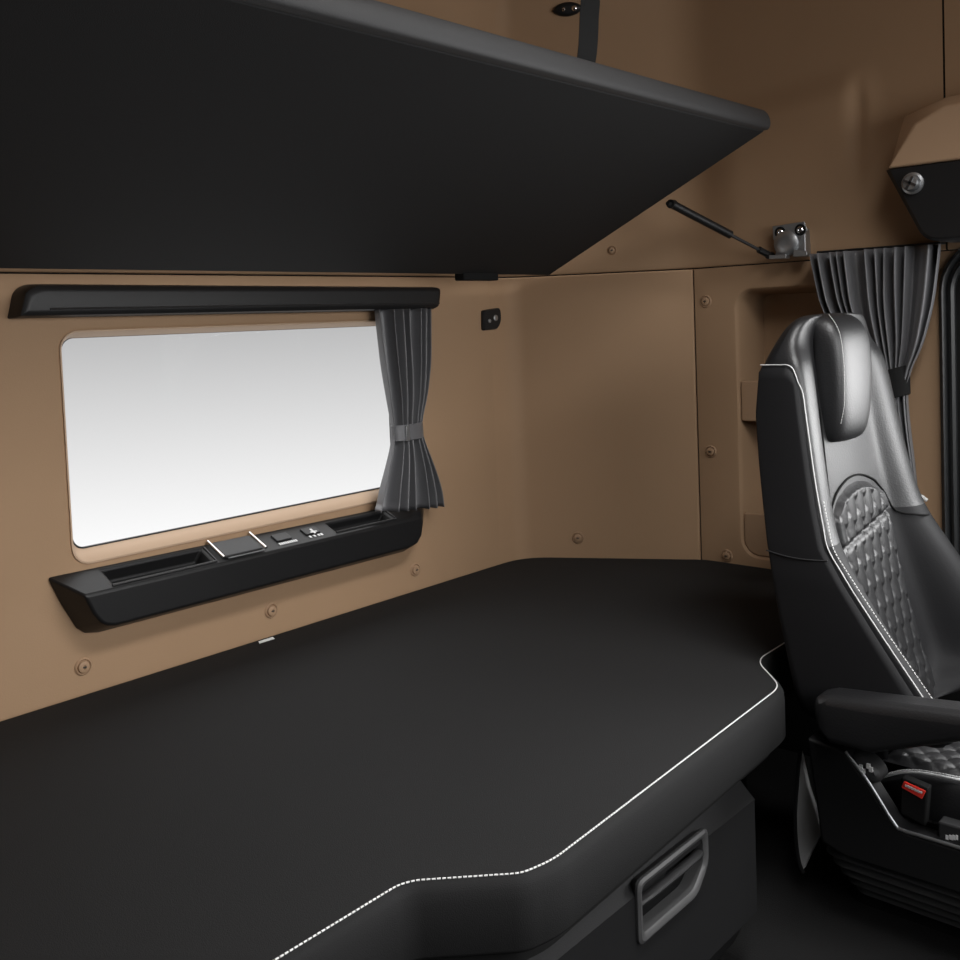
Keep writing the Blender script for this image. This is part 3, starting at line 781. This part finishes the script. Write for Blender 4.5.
# groove piping of upper panel
for sx in (-1,):
    bm = bmesh.new(); tube(bm, smoothpath([(XC+sx*(zrow(z)[0]-.115), zrow(z)[3]-.004, z) for z in (1.20, 1.15, 1.08, 1.0, .95)], 5), .0022, 6); obj('panel_seam', bm, MATTE, seat)
bm = bmesh.new()
ap = []
for k in range(-10, 11):
    t = k/10; z = ZQ1-.05*t*t-.03*max(0, abs(t)-.7)+.007
    ap.append((XC+.147*t, zrow(z)[3]-.0015, z))
ap = [(ap[0][0], zrow(.93)[3]-.001, .93)]+ap+[(XC+.165, zrow(.955)[3]-.012, .955), (XC+.195, zrow(.945)[2]-.002, .945), (XC+.24, zrow(.938)[2]+.002, .938)]
tube(bm, smoothpath(ap, 3), .0022, 8); obj('arch_seam_shadow', bm, MATTE, seat)  # dark tube for the arch seam and the shadow line under the panel

# cushion
bm = bmesh.new()
CZ = .555
lo = []
for y, hw, zt_, zb in ((-1.10, .17, .49, .45), (-1.13, .19, .505, .44), (-1.17, .20, .528, .43), (-1.22, .205, .546, .43), (-1.40, .207, .56, .43), (-1.58, .205, .565, .43), (-1.66, .20, .555, .45), (-1.69, .17, .52, .47)):
    half = [(-hw+.02, zb), (-hw, zb+.02), (-hw, zt_-.015), (-hw+.012, zt_+.004), (-hw+.04, zt_+.002), (-.12, zt_-.008), (-.04, zt_-.008)]
    lo.append([(XC+x_, y, z) for x_, z in half]+[(XC-x_, y, z) for x_, z in half[::-1]])
rings(bm, lo); obj('seat_cushion', bm, LEATHER, seat, sub=2)
bm = bmesh.new()
def cf(u, v):
    t = u*2-1; y = -1.15-.47*v
    edge = min(1, (1-abs(t))*8)*min(1, v*16)*min(1, (1-v)*16)
    return Vector((XC+.168*t, y, CZ-.010+.003*edge+.011*quilt((y*24), t*3.6)*edge))
grid(bm, 120, 160, cf); o = obj('quilted_cushion', bm, LEATHER, seat, angle=180); o['label'] = 'quilted leather cushion panel'
bm = bmesh.new(); pp_ = smoothpath([(XC-.186, -1.125, .500), (XC-.192, -1.157, .523), (XC-.196, -1.21, .550), (XC-.197, -1.29, .560), (XC-.197, -1.45, .567), (XC-.194, -1.6, .572)], 8)
stitches(bm, [q+Vector((.004, 0, .003)) for q in pp_], .006, .0046, .0012)
tube(bm, pp_, .0022, 6)
obj('cushion_piping', bm, WHITE, seat, smooth=False)

# plastic side shell with its bright trim line
XN = 1.742
def S(px, py, x_=XN): q = at(px, py, 0, x_); return (q.y, q.z)
bm = bmesh.new()
outl = [S(806, 738), S(845, 753), S(868, 784), S(893, 824), S(903, 832), S(935, 842)]
e1, e2 = outl[-2], outl[-1]; sl = (e2[1]-e1[1])/(e2[0]-e1[0])
outl += [(-1.62, e2[1]+sl*(-1.62-e2[0])*.4), (-1.68, .44), (-1.66, .40), (-1.12, .395), (-1.075, .41)]
prism(bm, [(XN, a, b) for a, b in outl], (.045, 0, 0)); sh = obj('side_shell', bm, BLACK, seat, bevel=.006, segs=3)
bm = bmesh.new(); tube(bm, smoothpath([(XN+.001, a, b+.002) for a, b in outl[1:5]]+[(XN+.001, outl[5][0], outl[5][1]+.002), (XN+.001, -1.62, outl[6][1]+.002)], 6), .0032, 8); o = obj('shell_trim_line', bm, STEEL, sh); o['label'] = 'satin metal trim line'
bm = bmesh.new(); box(bm, XN+.046, XN+.055, -1.66, -1.10, .42, .485); obj('inner_shell', bm, MATTE, seat)
# recline control and rocker switches
c = at(866, 768, 0, XN+.02)
bm = bmesh.new(); rings(bm, [[(c.x+.03-h, c.y+(a*.8-b*.5)*k, c.z+(b*.8+a*.5)*k*1.0) for a, b in [(.030*math.cos(t), .017*math.sin(t)) for t in [2*math.pi*i/20 for i in range(20)]]] for h, k in ((0, 1.1), (.03, 1.1), (.038, 1.), (.042, .8), (.043, .2))])
kb = obj('recline_knob', bm, DARKGREY, seat)
bm = bmesh.new()
for px, py in ((861, 767), (863.5, 771), (868.5, 766), (871, 769.5)):
    q = at(px, py, 0, XN+.006); box(bm, q.x-.004, q.x+.001, q.y-.003, q.y+.003, q.z-.004, q.z+.004)
obj('knob_marks', bm, WHITE, kb, smooth=False)
c = at(951, 836, 0, XN+.02)
bm = bmesh.new(); box(bm, c.x, c.x+.03, c.y-.05, c.y+.022, c.z-.012, c.z+.018); rk = obj('rocker_switch', bm, DARKGREY, seat, bevel=.003)
bm = bmesh.new()
for px, w_ in ((946.5, .003), (950.5, .004), (953.5, .003), (956.5, .002)):
    q = at(px, 837.5, 0, c.x); box(bm, q.x-.001, q.x+.001, q.y-w_, q.y+w_*.6, q.z-.004, q.z+.004)
obj('switch_marks', bm, WHITE, rk, smooth=False)
# belt buckle
bk_ = [at(904, 781, 0, XN+.035), at(926, 791, 0, XN+.035), at(922, 799, 0, XN+.035), at(901, 787, 0, XN+.035)]
bm = bmesh.new(); prism(bm, [bk_[0]+Vector((0, .006, .004)), bk_[1]+Vector((0, -.003, .004)), bk_[2]+Vector((0, -.004, -.05)), bk_[3]+Vector((0, .004, -.05))], (.022, 0, 0)); bu = obj('belt_buckle', bm, MATTE, seat, bevel=.003)
bm = bmesh.new(); prism(bm, [q+Vector((-.003, 0, 0)) for q in bk_], (.02, 0, 0)); o = obj('buckle_button', bm, RED, bu, bevel=.0015); o['label'] = 'red release button'
bm = bmesh.new()
m0, m1 = at(905, 785.5, 0, XN+.031), at(921, 793, 0, XN+.031)
for k in range(5):
    q = m0.lerp(m1, (k+.5)/5); box(bm, q.x-.0012, q.x+.001, q.y-.004, q.y+.003, q.z-.0016, q.z+.0016)
obj('buckle_print', bm, WHITE, bu, smooth=False)
# armrest
ar = None
bm = bmesh.new(); lo = []
for y, zt_, zb, w_ in ((-1.096, .700, .672, .020), (-1.102, .712, .650, .030), (-1.125, .720, .632, .034), (-1.20, .727, .634, .036), (-1.34, .742, .690, .036), (-1.50, .756, .700, .036), (-1.60, .762, .712, .034), (-1.625, .755, .722, .022)):
    lo.append([(1.700-w_, y, zb+.016), (1.700-w_*.7, y, zb), (1.700+w_*.7, y, zb), (1.700+w_, y, zb+.016), (1.700+w_, y, zt_-.012), (1.700+w_*.7, y, zt_), (1.700-w_*.7, y, zt_), (1.700-w_, y, zt_-.012)])
rings(bm, lo); ar = obj('armrest', bm, LEATHER, seat, bevel=.007, segs=3)
bm = bmesh.new(); lathe(bm, (1.728, -1.14, .675), (1, 0, 0), [(.022, 0), (.022, .04), (.016, .05)], 18); obj('armrest_pivot', bm, BLACK, ar)
# bellows base tapering to the floor
bm = bmesh.new(); lo = []
NR = 5
for i in range(NR*6+1):
    z = .405-.13*i/(NR*6); k = i/6 % 1
    g = .012*max(0, math.cos(2*math.pi*k))**2
    ins_ = .0+.10*(i/(NR*6))**1.2
    lo.append([(XC+sx*(.272-ins_+g), y, z) for sx, y in ()] or [(a, b, z) for a, b in rrect(XC-.262+ins_-g, XC+.262-ins_+g, -1.66-g+ins_, -1.075+g-ins_*.25, .03, 5)])
rings(bm, lo); bl = obj('bellows', bm, RIB, seat, angle=70)
bm = bmesh.new(); rings(bm, [[(a, b, z) for a, b in rrect(XC-h, XC+h, -1.60, -1.06, .04, 4)] for z, h in ((FLOOR+.001, .150), (FLOOR+.02, .152), (.285, .16))]); obj('seat_base', bm, MATTE, seat)
# unidentified grey piece behind the seat base, added as a seat part
bm = bmesh.new()
XF = 1.82
def F_(px, py): return at(px, py, 0, XF)
ol = [F_(800, 752), F_(804, 770), F_(808, 788), F_(812, 800), F_(817, 815), F_(822, 832), F_(811, 853), F_(803, 870), F_(799, 862), F_(796, 842), F_(795, 815), F_(797, 785)]
prism(bm, ol, (.012, 0, 0)); o = obj('rear_piece', bm, GREY, seat, bevel=.002); o['label'] = 'unidentified grey piece at the rear of the base'
bm = bmesh.new(); tube(bm, smoothpath([F_(800, 750), F_(797, 783), F_(795, 815), F_(796, 842), F_(799, 862), F_(803, 873)], 5), .004, 8); obj('piece_edging', bm, BLACK, o)

# ------------------------------------------------------------------ camera
cd = bpy.data.cameras.new('camera'); cam = bpy.data.objects.new('camera', cd); COL.objects.link(cam)
r_ = R.normalized(); u_ = (U-r_*U.dot(r_)).normalized(); b_ = r_.cross(u_)
M = Matrix((r_, u_, b_)).transposed().to_4x4(); M.translation = low(CAM); cam.matrix_world = M
cd.sensor_width = 36; cd.lens = 37.5; cd.shift_y = -(480-372.4)/960; cd.clip_start = .02
sc.camera = cam

# ------------------------------------------------------------------ light
w = bpy.data.worlds.new('world'); sc.world = w; w.use_nodes = True
nt = w.node_tree; bg = nt.nodes['Background']
tc = nt.nodes.new('ShaderNodeTexCoord'); sx = nt.nodes.new('ShaderNodeSeparateXYZ'); nt.links.new(tc.outputs['Generated'], sx.inputs[0])
mr = nt.nodes.new('ShaderNodeMapRange'); mr.inputs['From Min'].default_value = -.20; mr.inputs['From Max'].default_value = .80
nt.links.new(sx.outputs['Z'], mr.inputs['Value'])
cr = nt.nodes.new('ShaderNodeValToRGB'); nt.links.new(mr.outputs[0], cr.inputs[0])
e = cr.color_ramp.elements                      # bright pale ground, grey horizon, bright overcast above
e[0].position = 0; e[0].color = (1, 1, 1, 1)
e[1].position = 1; e[1].color = (2.6, 2.6, 2.6, 1)
for p_, v_ in ((.24, .40), (.32, .42), (.55, 1.6)):
    q_ = e.new(p_); q_.color = (v_, v_, v_*1.01, 1)
nt.links.new(cr.outputs[0], bg.inputs[0]); bg.inputs[1].default_value = 1.0

def area(name, loc, target, sx_, sy_, power, col=(1, 1, 1), spread=180):
    l = bpy.data.lights.new(name, 'AREA'); l.shape = 'RECTANGLE'; l.size = sx_; l.size_y = sy_; l.energy = power; l.color = col; l.spread = math.radians(spread)
    o = bpy.data.objects.new(name, l); COL.objects.link(o); o.location = low(loc)
    o.rotation_euler = (Vector(target)-Vector(loc)).to_track_quat('-Z', 'Y').to_euler(); return o
area('windscreen_daylight', (1.1, -2.88, 1.62), (1.0, 0, .85), 1.9, .8, 16, spread=120)
area('far_door_daylight', (XS+.06, -1.72, 1.24), (1.2, -1.4, 1.1), .94, .44, 13.5)
area('roof_lamp', (1.25, -1.50, CEIL-.02), (1.3, -.9, .7), .9, .5, 18, spread=115)

vs = sc.view_settings; vs.view_transform = 'Standard'; vs.look = 'None'; vs.gamma = 1; vs.exposure = 0; vs.use_curve_mapping = False
